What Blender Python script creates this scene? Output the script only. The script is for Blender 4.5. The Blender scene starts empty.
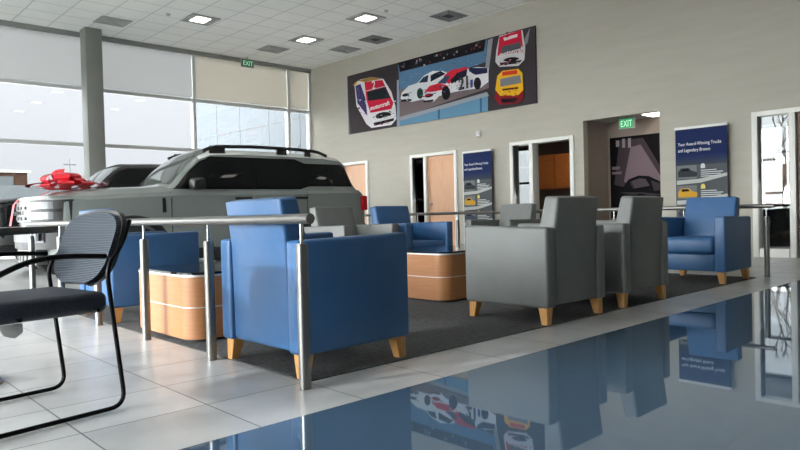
import bpy, bmesh, math, random
from mathutils import Vector, Matrix
import numpy as np
random.seed(7)
PI = math.pi
sc = bpy.context.scene
COL = sc.collection
# ------------------------------------------------------------------ camera
H = 0.79
yaw, pitch, roll, FPX = 0.750773502, -0.0169797549, -0.0245156406, 658.49
cy, sy = math.cos(yaw), math.sin(yaw)
F0 = Vector((sy, cy, 0)); R0 = Vector((cy, -sy, 0)); U0 = Vector((0, 0, 1))
F = F0*math.cos(pitch)+U0*math.sin(pitch); U1 = U0*math.cos(pitch)-F0*math.sin(pitch)
RR = R0*math.cos(roll)+U1*math.sin(roll); UU = U1*math.cos(roll)-R0*math.sin(roll)
cd = bpy.data.cameras.new('camera'); cam = bpy.data.objects.new('camera', cd); COL.objects.link(cam)
cam.matrix_world = Matrix(((RR.x, UU.x, -F.x, 0), (RR.y, UU.y, -F.y, 0), (RR.z, UU.z, -F.z, H), (0, 0, 0, 1)))
cd.sensor_width = 36; cd.lens = FPX/800*36; cd.clip_start = .05; cd.clip_end = 600
sc.camera = cam
# ------------------------------------------------------------------ world, sun, exposure
W = bpy.data.worlds.new('world'); sc.world = W; W.use_nodes = True
nt = W.node_tree; nt.nodes.clear()
out = nt.nodes.new('ShaderNodeOutputWorld'); bg = nt.nodes.new('ShaderNodeBackground')
tc = nt.nodes.new('ShaderNodeTexCoord'); sep = nt.nodes.new('ShaderNodeSeparateXYZ')
ramp = nt.nodes.new('ShaderNodeValToRGB')
nt.links.new(tc.outputs['Generated'], sep.inputs[0])
# hazy bright sky: paler at the horizon, brighter overhead and towards the sun side (-x)
mul = nt.nodes.new('ShaderNodeMath'); mul.operation = 'MULTIPLY_ADD'; mul.inputs[1].default_value = -0.5; mul.inputs[2].default_value = 0.5
add = nt.nodes.new('ShaderNodeMath'); add.operation = 'ADD'
my = nt.nodes.new('ShaderNodeMath'); my.operation = 'MULTIPLY'; my.inputs[1].default_value = .2
nt.links.new(sep.outputs['Y'], my.inputs[0])
nt.links.new(sep.outputs['X'], add.inputs[0]); nt.links.new(my.outputs[0], add.inputs[1]); nt.links.new(add.outputs[0], mul.inputs[0])
nt.links.new(mul.outputs[0], ramp.inputs[0])
ramp.color_ramp.elements[0].position = .42; ramp.color_ramp.elements[0].color = (.63, .64, .675, 1)
ramp.color_ramp.elements[1].position = .9; ramp.color_ramp.elements[1].color = (13, 13, 13, 1)
mz = nt.nodes.new('ShaderNodeMath'); mz.operation = 'MULTIPLY_ADD'; mz.inputs[1].default_value = 1.0; mz.inputs[2].default_value = .92; 
nt.links.new(sep.outputs['Z'], mz.inputs[0])
mx = nt.nodes.new('ShaderNodeMath'); mx.operation = 'MAXIMUM'; mx.inputs[1].default_value = .9
nt.links.new(mz.outputs[0], mx.inputs[0])
nt.links.new(ramp.outputs[0], bg.inputs[0]); nt.links.new(mx.outputs[0], bg.inputs[1])
nt.links.new(bg.outputs[0], out.inputs[0])
SUN_DIR = Vector((.88, -.30, -.37)).normalized()
sd = bpy.data.lights.new('sun', 'SUN'); sd.energy = 2.4; sd.angle = math.radians(2.0); sd.color = (1, .98, .95)
sun = bpy.data.objects.new('sun', sd); COL.objects.link(sun)
sun.rotation_euler = SUN_DIR.to_track_quat('-Z', 'Y').to_euler(); sun.location = (-20, 10, 14)
# daylight portals at the glazed walls (they only guide the sky's own light)
def portal(name, loc, d, sx, szz):
    l = bpy.data.lights.new(name, 'AREA'); l.shape = 'RECTANGLE'; l.size = sx; l.size_y = szz
    l.cycles.is_portal = True
    o = bpy.data.objects.new(name, l); COL.objects.link(o); o.location = loc
    o.rotation_euler = Vector(d).to_track_quat('-Z', 'Z').to_euler()
portal('window_portal_back', (2.9, 15.35, 2.45), (0, -1, 0), 15.8, 4.9)
portal('window_portal_side', (-5.2, 8.2, 2.45), (1, 0, 0), 14, 4.9)
sc.view_settings.view_transform = 'Standard'; sc.view_settings.look = 'None'
sc.view_settings.gamma = 1; sc.view_settings.use_curve_mapping = False
sc.view_settings.exposure = 0.52
try:
    sc.cycles.use_denoising = True
    sc.cycles.max_bounces = 10; sc.cycles.diffuse_bounces = 8; sc.cycles.glossy_bounces = 5; sc.cycles.transparent_max_bounces = 16
    sc.cycles.sample_clamp_indirect = 4
except Exception: pass
# ------------------------------------------------------------------ materials
def srgb(r, g, b):
    f = lambda c: (c/255/12.92) if c/255 <= .04045 else ((c/255+.055)/1.055)**2.4
    return (f(r), f(g), f(b), 1)
def mat(name, col, rough=.5, metal=0, ior=1.5, noise=None, bump=None, emit=None, stretch=(1, 1, 1), spec=.5, coat=0):
    m = bpy.data.materials.new(name); m.use_nodes = True
    n = m.node_tree; b = n.nodes['Principled BSDF']
    b.inputs['Base Color'].default_value = col; b.inputs['Roughness'].default_value = rough
    b.inputs['Metallic'].default_value = metal; b.inputs['IOR'].default_value = ior
    b.inputs['Specular IOR Level'].default_value = spec; b.inputs['Coat Weight'].default_value = coat
    if emit:
        b.inputs['Emission Color'].default_value = emit[0]; b.inputs['Emission Strength'].default_value = emit[1]
    if noise or bump:
        t = n.nodes.new('ShaderNodeTexCoord'); mp = n.nodes.new('ShaderNodeMapping'); mp.inputs['Scale'].default_value = stretch
        n.links.new(t.outputs['Object'], mp.inputs[0])
    if noise:   # (scale, second colour, contrast)
        ns = n.nodes.new('ShaderNodeTexNoise'); ns.inputs['Scale'].default_value = noise[0]; ns.inputs['Detail'].default_value = 5
        n.links.new(mp.outputs[0], ns.inputs[0])
        cr = n.nodes.new('ShaderNodeValToRGB'); d = noise[2] if len(noise) > 2 else .2
        cr.color_ramp.elements[0].position = .5-d; cr.color_ramp.elements[1].position = .5+d
        cr.color_ramp.elements[0].color = col; cr.color_ramp.elements[1].color = noise[1]
        n.links.new(ns.outputs[0], cr.inputs[0]); n.links.new(cr.outputs[0], b.inputs['Base Color'])
    if bump:
        nb = n.nodes.new('ShaderNodeTexNoise'); nb.inputs['Scale'].default_value = bump[0]; nb.inputs['Detail'].default_value = 3
        n.links.new(mp.outputs[0], nb.inputs[0])
        bm_ = n.nodes.new('ShaderNodeBump'); bm_.inputs['Strength'].default_value = bump[1]; bm_.inputs['Distance'].default_value = .01
        n.links.new(nb.outputs[0], bm_.inputs['Height']); n.links.new(bm_.outputs[0], b.inputs['Normal'])
    return m
def tile_mat(name, c1, c2, grout, w, h, off, mortar, rough, ior=1.5, spec=.5, bumpn=0, vary=.5, tint=None, offset=0.0):
    m = mat(name, c1, rough, ior=ior, spec=spec); n = m.node_tree; b = n.nodes['Principled BSDF']
    t = n.nodes.new('ShaderNodeTexCoord'); mp = n.nodes.new('ShaderNodeMapping'); mp.inputs['Location'].default_value = (-off[0], -off[1], 0)
    n.links.new(t.outputs['Object'], mp.inputs[0])
    br = n.nodes.new('ShaderNodeTexBrick'); br.offset = offset; br.squash = 1
    br.inputs['Scale'].default_value = 1; br.inputs['Brick Width'].default_value = w; br.inputs['Row Height'].default_value = h
    br.inputs['Mortar Size'].default_value = mortar; br.inputs['Mortar Smooth'].default_value = .1; br.inputs['Bias'].default_value = 0
    br.inputs['Color1'].default_value = c1; br.inputs['Color2'].default_value = c2; br.inputs['Mortar'].default_value = grout
    n.links.new(mp.outputs[0], br.inputs[0])
    ns = n.nodes.new('ShaderNodeTexNoise'); ns.inputs['Scale'].default_value = 3.5; ns.inputs['Detail'].default_value = 6
    n.links.new(t.outputs['Object'], ns.inputs[0])
    mixn = n.nodes.new('ShaderNodeMix'); mixn.data_type = 'RGBA'; mixn.blend_type = 'MULTIPLY'; mixn.inputs[0].default_value = vary
    cr = n.nodes.new('ShaderNodeValToRGB'); cr.color_ramp.elements[0].position = .3; cr.color_ramp.elements[1].position = .7
    cr.color_ramp.elements[0].color = (.82, .82, .82, 1); cr.color_ramp.elements[1].color = (1.1, 1.1, 1.1, 1)
    n.links.new(ns.outputs[0], cr.inputs[0])
    n.links.new(br.outputs[0], mixn.inputs[6]); n.links.new(cr.outputs[0], mixn.inputs[7])
    n.links.new(mixn.outputs[2], b.inputs['Base Color'])
    if tint: b.inputs['Specular Tint'].default_value = tint
    if bumpn:
        bp = n.nodes.new('ShaderNodeBump'); bp.inputs['Strength'].default_value = bumpn; bp.inputs['Distance'].default_value = .004; bp.invert = True
        n.links.new(br.outputs['Fac'], bp.inputs['Height']); n.links.new(bp.outputs[0], b.inputs['Normal'])
    return m
def glass_mat(name, tint, refl=1.0):
    m = bpy.data.materials.new(name); m.use_nodes = True; n = m.node_tree; n.nodes.clear()
    o = n.nodes.new('ShaderNodeOutputMaterial'); tr = n.nodes.new('ShaderNodeBsdfTransparent'); gl = n.nodes.new('ShaderNodeBsdfGlossy')
    fr = n.nodes.new('ShaderNodeFresnel'); fr.inputs[0].default_value = 1.45; mxs = n.nodes.new('ShaderNodeMixShader')
    tr.inputs[0].default_value = tint; gl.inputs['Roughness'].default_value = .01; gl.inputs[0].default_value = (refl, refl, refl, 1)
    n.links.new(fr.outputs[0], mxs.inputs[0]); n.links.new(tr.outputs[0], mxs.inputs[1]); n.links.new(gl.outputs[0], mxs.inputs[2])
    n.links.new(mxs.outputs[0], o.inputs[0]); return m
def shade_mat(name, col, trans):
    m = bpy.data.materials.new(name); m.use_nodes = True; n = m.node_tree; n.nodes.clear()
    o = n.nodes.new('ShaderNodeOutputMaterial'); d = n.nodes.new('ShaderNodeBsdfDiffuse'); t = n.nodes.new('ShaderNodeBsdfTranslucent')
    mxs = n.nodes.new('ShaderNodeMixShader'); mxs.inputs[0].default_value = trans
    d.inputs[0].default_value = col; t.inputs[0].default_value = col
    n.links.new(d.outputs[0], mxs.inputs[1]); n.links.new(t.outputs[0], mxs.inputs[2]); n.links.new(mxs.outputs[0], o.inputs[0]); return m

M = {}
M['floor'] = tile_mat('grey_floor_tile', srgb(182, 182, 182), srgb(196, 196, 196), srgb(88, 88, 86), .503, .44, (1.79, 2.17), .0035, .28, bumpn=.3, vary=.9)
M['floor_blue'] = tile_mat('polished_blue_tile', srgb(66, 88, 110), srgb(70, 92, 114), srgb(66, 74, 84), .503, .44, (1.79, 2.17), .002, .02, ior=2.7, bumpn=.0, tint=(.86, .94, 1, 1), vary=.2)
M['ceiling'] = tile_mat('ceiling_tile', srgb(246, 247, 244), srgb(243, 245, 242), srgb(206, 209, 208), .655, .575, (4.11, 15.15), .012, .9, vary=.12)
M['carpet'] = mat('charcoal_carpet', srgb(56, 57, 59), .95, noise=(38, srgb(90, 91, 92), .2), bump=(180, .5))
M['wall'] = mat('greige_wallcovering', srgb(180, 175, 163), .85, noise=(2.2, srgb(188, 184, 173), .3), bump=(14, .12), stretch=(1, .6, 4))
M['wall_white'] = mat('office_white', srgb(205, 204, 200), .8)
M['taupe'] = mat('taupe_paint', srgb(150, 138, 128), .8, noise=(3, srgb(156, 144, 134)))
M['darkwall'] = mat('dark_office_wall', srgb(84, 70, 60), .8, noise=(3, srgb(92, 78, 66)))
M['frame_white'] = mat('white_frame_paint', srgb(238, 237, 232), .4)
M['mullion'] = mat('anodised_mullion', srgb(205, 208, 207), .4)
M['beam'] = mat('dark_head_trim', srgb(140, 142, 140), .5)
M['column'] = mat('grey_column_paint', srgb(128, 130, 126), .7, noise=(2, srgb(134, 136, 132)))
M['shade'] = shade_mat('roller_shade_fabric', srgb(222, 222, 222), .6)
M['shade_building_tint'] = shade_mat('shade_fabric_building_tint', srgb(228, 224, 216), .55)  # same shade fabric, beige painted in for the building behind it
M['glass'] = glass_mat('window_glass', (.96, .98, .98, 1))
M['glass_car'] = mat('dark_car_glass', (.004, .0045, .005, 1), .03, ior=1.33)
M['trimgloss'] = mat('black_trim', (.003, .003, .003, 1), .15, ior=1.3)
M['windshield'] = mat('windshield_glass', srgb(70, 78, 76), .06, ior=1.9)
M['blue'] = mat('blue_vinyl', srgb(49, 92, 138), .42, noise=(9, srgb(53, 97, 144)), bump=(5, .25))
M['gray'] = mat('grey_vinyl', srgb(112, 114, 113), .45, noise=(9, srgb(117, 119, 118)), bump=(5, .2))
M['legwood'] = mat('maple_leg', srgb(206, 156, 94), .45, noise=(12, srgb(190, 136, 76)), stretch=(6, 6, 1))
M['tablewood'] = mat('maple_laminate', srgb(178, 124, 82), .4, noise=(6, srgb(168, 114, 73)), stretch=(1, 1, 14))
M['doorwood'] = mat('maple_door_veneer', srgb(216, 166, 128), .4, noise=(5, srgb(204, 152, 114)), stretch=(1, 8, .6))
M['darkwood'] = mat('brown_door_veneer', srgb(112, 70, 48), .45, noise=(5, srgb(98, 60, 40)), stretch=(1, 8, .6))
M['orange'] = mat('orange_wood_cabinet', srgb(205, 120, 48), .5, noise=(5, srgb(190, 106, 40)), stretch=(1, 1, 6))
M['black'] = mat('black_plastic', (.012, .012, .013, 1), .4)
M['blackgloss'] = mat('black_gloss', (.01, .011, .013, 1), .06)
M['blackpaint'] = mat('black_powder_coat', (.004, .004, .005, 1), .35, spec=.15)
M['steel'] = mat('brushed_steel', (.25, .245, .235, 1), .34, metal=1, bump=(60, .05), stretch=(1, 1, 20))
M['chrome'] = mat('chrome', (.75, .75, .75, 1), .12, metal=1)
M['silver_line'] = mat('silver_edge', (.75, .75, .74, 1), .35, metal=.4)
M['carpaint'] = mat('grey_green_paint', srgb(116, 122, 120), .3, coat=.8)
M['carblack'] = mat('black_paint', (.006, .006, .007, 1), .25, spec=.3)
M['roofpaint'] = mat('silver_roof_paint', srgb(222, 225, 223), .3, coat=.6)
M['tire'] = mat('tyre_rubber', (.018, .018, .018, 1), .8)
M['rim'] = mat('dark_alloy', (.12, .12, .13, 1), .3, metal=.8)
M['lamp'] = mat('headlamp_lens', (.28, .30, .31, 1), .08, ior=1.5)
M['grillewhite'] = mat('pale_grille_paint', srgb(160, 162, 162), .3)
M['red'] = mat('red_ribbon', srgb(205, 22, 42), .35)
M['redlamp'] = mat('red_lamp', srgb(170, 10, 20), .15)
M['white'] = mat('white_paint', srgb(235, 235, 235), .5)
M['vent'] = mat('grey_vent', srgb(168, 171, 170), .6)
M['ventdark'] = mat('dark_vent_opening', srgb(62, 62, 62), .7)
M['sign'] = mat('exit_sign_face', srgb(40, 110, 80), .4)
M['signgreen'] = mat('green_exit_sign', srgb(40, 150, 90), .4, emit=(srgb(40, 170, 100), .25))
M['signtext'] = mat('exit_letters', srgb(190, 235, 205), .4, emit=(srgb(170, 240, 200), .4))
M['signbody'] = mat('sign_housing', srgb(150, 152, 148), .5)
M['light'] = mat('lit_troffer', srgb(255, 240, 215), .5, emit=((1, .94, .86, 1), 4.5))
M['asphalt'] = mat('asphalt', srgb(158, 158, 156), .9, noise=(3, srgb(146, 146, 146)))
M['panelwhite'] = tile_mat('white_metal_panels', srgb(226, 232, 238), srgb(222, 229, 236), srgb(150, 156, 162), 1.75, 50, (15.15, 0), .02, .5, vary=.1)
M['brick'] = mat('brown_brick', srgb(60, 44, 36), 1, spec=0, noise=(4, srgb(42, 32, 27)))
M['bldgrey'] = mat('darkened_cladding', srgb(72, 76, 78), 1, spec=0)  # pale walls coloured dark to hold back the outdoor glare
M['bark'] = mat('bare_bark', srgb(30, 25, 20), 1, spec=0)
M['pole'] = mat('grey_pole', srgb(60, 60, 62), .6)
def ribbed():
    m = mat('ribbed_charcoal_fabric', srgb(40, 47, 56), .8); n = m.node_tree; b = n.nodes['Principled BSDF']
    t = n.nodes.new('ShaderNodeTexCoord'); wv = n.nodes.new('ShaderNodeTexWave'); wv.bands_direction = 'Z'; wv.inputs['Scale'].default_value = 44
    wv.inputs['Distortion'].default_value = .3
    n.links.new(t.outputs['Object'], wv.inputs[0]); cr = n.nodes.new('ShaderNodeValToRGB')
    cr.color_ramp.elements[0].color = srgb(24, 29, 37); cr.color_ramp.elements[1].color = srgb(66, 76, 88)
    n.links.new(wv.outputs[0], cr.inputs[0]); n.links.new(cr.outputs[0], b.inputs['Base Color'])
    bp = n.nodes.new('ShaderNodeBump'); bp.inputs['Strength'].default_value = .6; bp.inputs['Distance'].default_value = .004
    n.links.new(wv.outputs[0], bp.inputs['Height']); n.links.new(bp.outputs[0], b.inputs['Normal']); return m
M['ribbed'] = ribbed()
M['seatfabric'] = mat('dark_navy_fabric', srgb(28, 33, 44), .5, noise=(90, srgb(44, 50, 62), .2), bump=(150, .3))

# ------------------------------------------------------------------ mesh helpers
def new_bm(): return bmesh.new()
def xform(vs, loc=(0, 0, 0), rot=None):
    for v in vs:
        if rot: v.co = rot @ v.co
        v.co += Vector(loc)
def box(bm, x0, x1, y0, y1, z0, z1, bev=0, seg=2, mi=0):
    r = bmesh.ops.create_cube(bm, size=1); vs = r['verts']
    for v in vs:
        v.co = Vector(((x0+x1)/2+v.co.x*(x1-x0), (y0+y1)/2+v.co.y*(y1-y0), (z0+z1)/2+v.co.z*(z1-z0)))
    fs = set(f for v in vs for f in v.link_faces)
    for f in fs: f.material_index = mi
    if bev:
        es = list(set(e for v in vs for e in v.link_edges))
        r = bmesh.ops.bevel(bm, geom=es, offset=bev, segments=seg, profile=.5, affect='EDGES')
        for f in r['faces']: f.material_index = mi
def hexa(bm, pts, bev=0, seg=2):
    """eight corners: bottom ring 0-3, top ring 4-7"""
    vs = [bm.verts.new(p) for p in pts]
    for q in ((3, 2, 1, 0), (4, 5, 6, 7), (0, 1, 5, 4), (1, 2, 6, 5), (2, 3, 7, 6), (3, 0, 4, 7)): bm.faces.new([vs[i] for i in q])
    if bev:
        es = list(set(e for v in vs for e in v.link_edges)); bmesh.ops.bevel(bm, geom=es, offset=bev, segments=seg, profile=.5, affect='EDGES')
def prism(bm, prof, axis, a, b, bev=0, seg=2):
    """extrude a 2-D profile along axis ('x': profile is (y,z); 'y': (x,z); 'z': (x,y))"""
    def P(u, v, w): return {'x': (w, u, v), 'y': (u, w, v), 'z': (u, v, w)}[axis]
    A = [bm.verts.new(P(u, v, a)) for u, v in prof]; B = [bm.verts.new(P(u, v, b)) for u, v in prof]
    bm.faces.new(A); bm.faces.new(B[::-1]); n = len(prof)
    for i in range(n): bm.faces.new((A[i], B[i], B[(i+1) % n], A[(i+1) % n]))
    bmesh.ops.recalc_face_normals(bm, faces=bm.faces)
    if bev:
        es = list(set(e for v in A+B for e in v.link_edges)); bmesh.ops.bevel(bm, geom=es, offset=bev, segments=seg, profile=.5, affect='EDGES')
def cyl(bm, p0, p1, r0, r1=None, n=16):
    r1 = r0 if r1 is None else r1; p0 = Vector(p0); p1 = Vector(p1); d = p1-p0
    r = bmesh.ops.create_cone(bm, cap_ends=True, segments=n, radius1=r0, radius2=r1, depth=d.length)
    q = d.to_track_quat('Z', 'Y').to_matrix(); xform(r['verts'], (p0+p1)/2, q)
def smooth_path(pts, rad=.05, n=6):
    """round the corners of a polyline"""
    pts = [Vector(p) for p in pts]; o = [pts[0]]
    for i in range(1, len(pts)-1):
        a, b, c = pts[i-1], pts[i], pts[i+1]; r = min(rad, (a-b).length*.49, (c-b).length*.49)
        p, q = b+(a-b).normalized()*r, b+(c-b).normalized()*r
        for k in range(n+1):
            t = k/n; o.append(p*(1-t)**2+b*2*t*(1-t)+q*t*t)
    o.append(pts[-1]); return o
def tube(bm, pts, r, n=10):
    pts = [Vector(p) for p in pts]; rings = []; up = None
    for i, p in enumerate(pts):
        d = (pts[min(i+1, len(pts)-1)]-pts[max(i-1, 0)]).normalized()
        if up is None: up = Vector((0, 0, 1)) if abs(d.z) < .9 else Vector((1, 0, 0))
        s = d.cross(up).normalized(); up = s.cross(d).normalized()
        rings.append([bm.verts.new(p+(s*math.cos(2*PI*k/n)+up*math.sin(2*PI*k/n))*r) for k in range(n)])
    for a, b in zip(rings, rings[1:]):
        for k in range(n): bm.faces.new((a[k], a[(k+1) % n], b[(k+1) % n], b[k]))
    bm.faces.new(rings[0][::-1]); bm.faces.new(rings[-1])
def grid(bm, rows, close=False):
    vs = [[bm.verts.new(p) for p in r] for r in rows]
    for a, b in zip(vs, vs[1:]):
        for i in range(len(a)-1):
            try: bm.faces.new((a[i], a[i+1], b[i+1], b[i]))
            except ValueError: pass
    return vs
def obj(name, bm, m, parent=None, smooth=True, ang=38):
    me = bpy.data.meshes.new(name); bmesh.ops.remove_doubles(bm, verts=bm.verts, dist=1e-5)
    bmesh.ops.recalc_face_normals(bm, faces=bm.faces)
    bm.to_mesh(me); bm.free()
    for x in (m if isinstance(m, (list, tuple)) else [m]): me.materials.append(x)
    if smooth:
        me.polygons.foreach_set('use_smooth', [True]*len(me.polygons))
        try: me.set_sharp_from_angle(angle=math.radians(ang))
        except Exception: pass
    o = bpy.data.objects.new(name, me); COL.objects.link(o)
    if parent: o.parent = parent
    return o
def bobj(name, m, parent, *a, **k):
    bm = new_bm(); box(bm, *a, **k); return obj(name, bm, m, parent)
def tag(o, label=None, cat=None, group=None, kind=None):
    if label: o['label'] = label
    if cat: o['category'] = cat
    if group: o['group'] = group
    if kind: o['kind'] = kind
    return o
def struct(o): o['kind'] = 'structure'; return o
def empty(name, loc, rz=0):
    o = bpy.data.objects.new(name, None); COL.objects.link(o); o.location = loc; o.rotation_euler = (0, 0, rz); o.empty_display_size = .1; return o
def dup(root, loc, rz, label=None, group=None):
    r = root.copy(); COL.objects.link(r); r.location = loc; r.rotation_euler = (0, 0, rz)
    if label: r['label'] = label
    if group: r['group'] = group
    for ch in list(root.children):
        c = ch.copy(); COL.objects.link(c); c.parent = r
        for g in ch.children:
            d = g.copy(); COL.objects.link(d); d.parent = c
    return r
def text(name, s, m, parent, loc, size, right, up, depth=.002, width=None, bold=0):
    """raised lettering as a mesh; right/up give the reading direction"""
    cu = bpy.data.curves.new(name, 'FONT'); cu.body = s; cu.size = size; cu.extrude = depth; cu.resolution_u = 3; cu.offset = bold*size
    to = bpy.data.objects.new(name, cu); dg = bpy.context.evaluated_depsgraph_get()
    COL.objects.link(to); dg.update(); me = bpy.data.meshes.new_from_object(to.evaluated_get(dg)); bpy.data.objects.remove(to)
    X = Vector(right).normalized(); Y = Vector(up).normalized(); Z = X.cross(Y)
    xs = [v.co.x for v in me.vertices] or [0]; sx = 1 if not width else width/(max(xs)-min(xs))
    for v in me.vertices: v.co = X*(v.co.x*sx)+Y*v.co.y+Z*v.co.z+Vector(loc)
    me.materials.clear(); me.materials.append(m); me.name = name
    o = bpy.data.objects.new(name, me); COL.objects.link(o)
    if parent: o.parent = parent
    return o

# ------------------------------------------------------------------ room shell
X1, Y1, Z1 = 10.81, 15.15, 4.87
XL, YN = -5.0, -6.0
bm = new_bm()
def quad(bm, pts, mi=0):
    f = bm.faces.new([bm.verts.new(p) for p in pts]); f.material_index = mi
quad(bm, [(XL-.2, 2.17, 0), (16, 2.17, 0), (16, Y1+.2, 0), (XL-.2, Y1+.2, 0)], 0)
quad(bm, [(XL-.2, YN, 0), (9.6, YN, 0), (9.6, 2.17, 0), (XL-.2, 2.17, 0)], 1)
quad(bm, [(9.6, YN, 0), (16, YN, 0), (16, 2.17, 0), (9.6, 2.17, 0)], 0)
quad(bm, [(XL-.2, YN, -.2), (16, YN, -.2), (16, Y1+.2, -.2), (XL-.2, Y1+.2, -.2)], 0)
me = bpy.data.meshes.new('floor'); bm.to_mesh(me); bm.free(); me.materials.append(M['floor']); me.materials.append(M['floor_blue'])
fo = bpy.data.objects.new('floor', me); COL.objects.link(fo); struct(fo)
struct(bobj('ceiling', M['ceiling'], None, XL-.2, X1+.02, YN, Y1+.2, Z1, Z1+.15))

# mural wall with its openings, (y0, y1, ztop)
openings = [(2.2, 3.65, 2.17), (5.12, 6.57, 2.42), (6.79, 8.23, 2.15), (9.72, 11.15, 2.13), (12.73, 13.75, 2.13)]
def wall_x(name, x0, x1, ya, yb, ops, m, ztop=Z1):
    bm = new_bm(); y = ya
    for a, b, zt in ops:
        box(bm, x0, x1, y, a, 0, ztop); box(bm, x0, x1, a, b, zt, ztop); y = b
    box(bm, x0, x1, y, yb, 0, ztop); return struct(obj(name, bm, m))
wall_x('wall_right', X1, X1+.15, YN, Y1+.12, openings, M['wall'])
bm = new_bm(); box(bm, XL-.15, X1+.15, YN-.15, YN, 0, Z1); struct(obj('wall_front', bm, M['wall']))
bm = new_bm()
last = YN
for a, b, zt in openings:
    box(bm, X1-.012, X1, last+.06, a-.07, 0, .1); last = b
box(bm, X1-.012, X1, last+.07, Y1, 0, .1); struct(obj('baseboard_right', bm, M['beam']))

# window wall at the back (y = Y1)
mx_ = [-5.0, -3.52, -.8, 1.92, 4.93, 7.36, 10.08, X1-.03]
bm = new_bm()
for x in mx_: box(bm, x-.035, x+.035, Y1-.05, Y1+.1, 0, Z1)
for z in (.04, 1.22, 2.46, 3.68): box(bm, -5, X1, Y1-.03, Y1+.08, z-.04, z+.04)
struct(obj('window_1', bm, M['mullion']))
w1 = bpy.data.objects['window_1']
bm = new_bm(); box(bm, -5, X1, Y1-.09, Y1+.12, Z1-.1, Z1); struct(obj('trim_1', bm, M['beam']))
bobj('window_pane', M['glass'], w1, -5, X1, Y1+.02, Y1+.03, 0, Z1-.1)
for i in range(len(mx_)-1):
    a, b = mx_[i]+.05, mx_[i+1]-.05
    tag(bobj('roller_shade', M['shade'] if i < 5 else M['shade_building_tint'], None, a, b, Y1-.032, Y1-.028, 3.73, Z1-.1),
        (['pale roller shade on the window wall beyond the left edge of the photo']*3+[
         'pale grey roller shade directly left of the square column', 'pale grey roller shade directly right of the square column',
         'roller shade tinted beige for the building behind, exit sign hanging in front', 'narrow roller shade tinted beige for the building behind, in the mural wall corner'])[i], 'roller shade', 'roller shades of the window wall')
# glazed wall on the left (x = XL)
bm = new_bm(); my_ = [1.2, 2.9, 4.6, 6.2, 8.0, 10.8, 13.4, Y1]
for y in my_: box(bm, XL-.1, XL+.05, y-.05, y+.05, 0, Z1)
for z in (.04, 1.22, 2.46, 3.68): box(bm, XL-.08, XL+.03, 1.2, Y1, z-.04, z+.04)
w2 = struct(obj('window_2', bm, M['mullion']))
bobj('window_pane', M['glass'], w2, XL-.03, XL-.02, 1.2, Y1, 0, Z1)
struct(bobj('wall_left', M['taupe'], None, XL-.15, XL+.05, YN, 1.16, 0, Z1))  # unseen solid stretch, placed to cut daylight from this side
bm = new_bm(); box(bm, XL-.12, XL+.09, 1.2, Y1, Z1-.3, Z1); struct(obj('trim_2', bm, M['beam']))

for i in range(len(my_)-1):  # unseen shades added to keep high sun off the farther chairs
    tag(bobj('roller_shade', M['shade'], None, XL+.035, XL+.04, my_[i]+.06, my_[i+1]-.06, 3.73, Z1-.31), 'unseen pale roller shade added on the side glazing to block high sun', 'roller shade', 'added roller shades on the side glazing')
# column
bm = new_bm(); box(bm, 4.70, 5.04, 14.55, 14.88, 0, Z1, .008)
tag(obj('column', bm, M['column']), 'square grey column standing in front of the window wall', 'column'); bpy.data.objects['column']['kind'] = 'structure'

# ceiling fixtures
def fixture_light(x, y, label):
    t = empty('ceiling_light', (x, y, Z1)); tag(t, label, 'ceiling light', 'recessed square ceiling lights')
    bm = new_bm()
    for a, b, c, d in ((-.31, .31, -.29, -.25), (-.31, .31, .25, .29), (-.31, -.27, -.25, .25), (.27, .31, -.25, .25)): box(bm, a, b, c, d, -.02, -.001)
    obj('frame', bm, M['vent'], t); bobj('reflector', M['signbody'], t, -.27, .27, -.25, .25, -.008, -.002); bobj('diffuser', M['light'], t, -.15, .15, -.17, .17, -.018, -.009)
fixture_light(6.33, 12.62, 'lit square ceiling light, leftmost, above the white roof of the large car')
fixture_light(8.93, 12.6, 'lit square ceiling light in the middle, nearest the window wall corner')
fixture_light(8.93, 10.45, 'lit square ceiling light nearest the race car mural')
for x, y in ((6.33, 10.3), (6.33, 8), (8.93, 8), (3.7, 10.3), (3.7, 8), (3.7, 5.7), (6.33, 5.7), (8.93, 5.7), (6.33, 3.4), (3.7, 3.4), (8.93, 3.4), (1.1, 5.7), (1.1, 3.4), (1.1, 8)):
    fixture_light(x, y, 'lit square ceiling light beyond the top edge of the photo')
def fixture_vent(x, y, dark, label):
    t = empty('ceiling_vent', (x, y, Z1)); tag(t, label, 'ceiling vent', 'square ceiling vents')
    bm = new_bm(); box(bm, -.31, .31, -.27, .27, -.006, -.001); obj('backing', bm, M['ventdark'] if dark else M['vent'], t)
    bm = new_bm(); k = 4 if dark else 6
    for i in range(k):
        s = .3-i*(.1 if dark else .046)*.55*2/ (2 if dark else 1.1)
        if s < .05: break
        for a, b, c, d in ((-s, s, -s*.9, -s*.9+.014), (-s, s, s*.9-.014, s*.9), (-s, -s+.014, -s*.9, s*.9), (s-.014, s, -s*.9, s*.9)): box(bm, a, b, c, d, -.012-(.0), -.005)
    obj('slat', bm, M['vent'], t)
fixture_vent(5.02, 13.83, False, 'grey square ceiling vent beside the top of the column')
fixture_vent(8.8, 13.8, False, 'grey square ceiling vent above the exit sign')
fixture_vent(10.19, 12.74, False, 'grey square ceiling vent, nearer the corner of the two beside the wall')
fixture_vent(10.19, 11.6, True, 'dark square ceiling vent above the left end of the mural')
fixture_vent(10.19, 9.28, True, 'dark square ceiling vent above the middle of the mural')
for x, y, l in ((5.68, 12.69, 'small round sprinkler head near the leftmost ceiling light'), (8.92, 9.82, 'small round sprinkler head near the mural side ceiling light')):
    bm = new_bm(); cyl(bm, (x, y, Z1-.035), (x, y, Z1), .03, .045, 14); tag(obj('sprinkler_head', bm, M['vent']), l, 'sprinkler')

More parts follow.
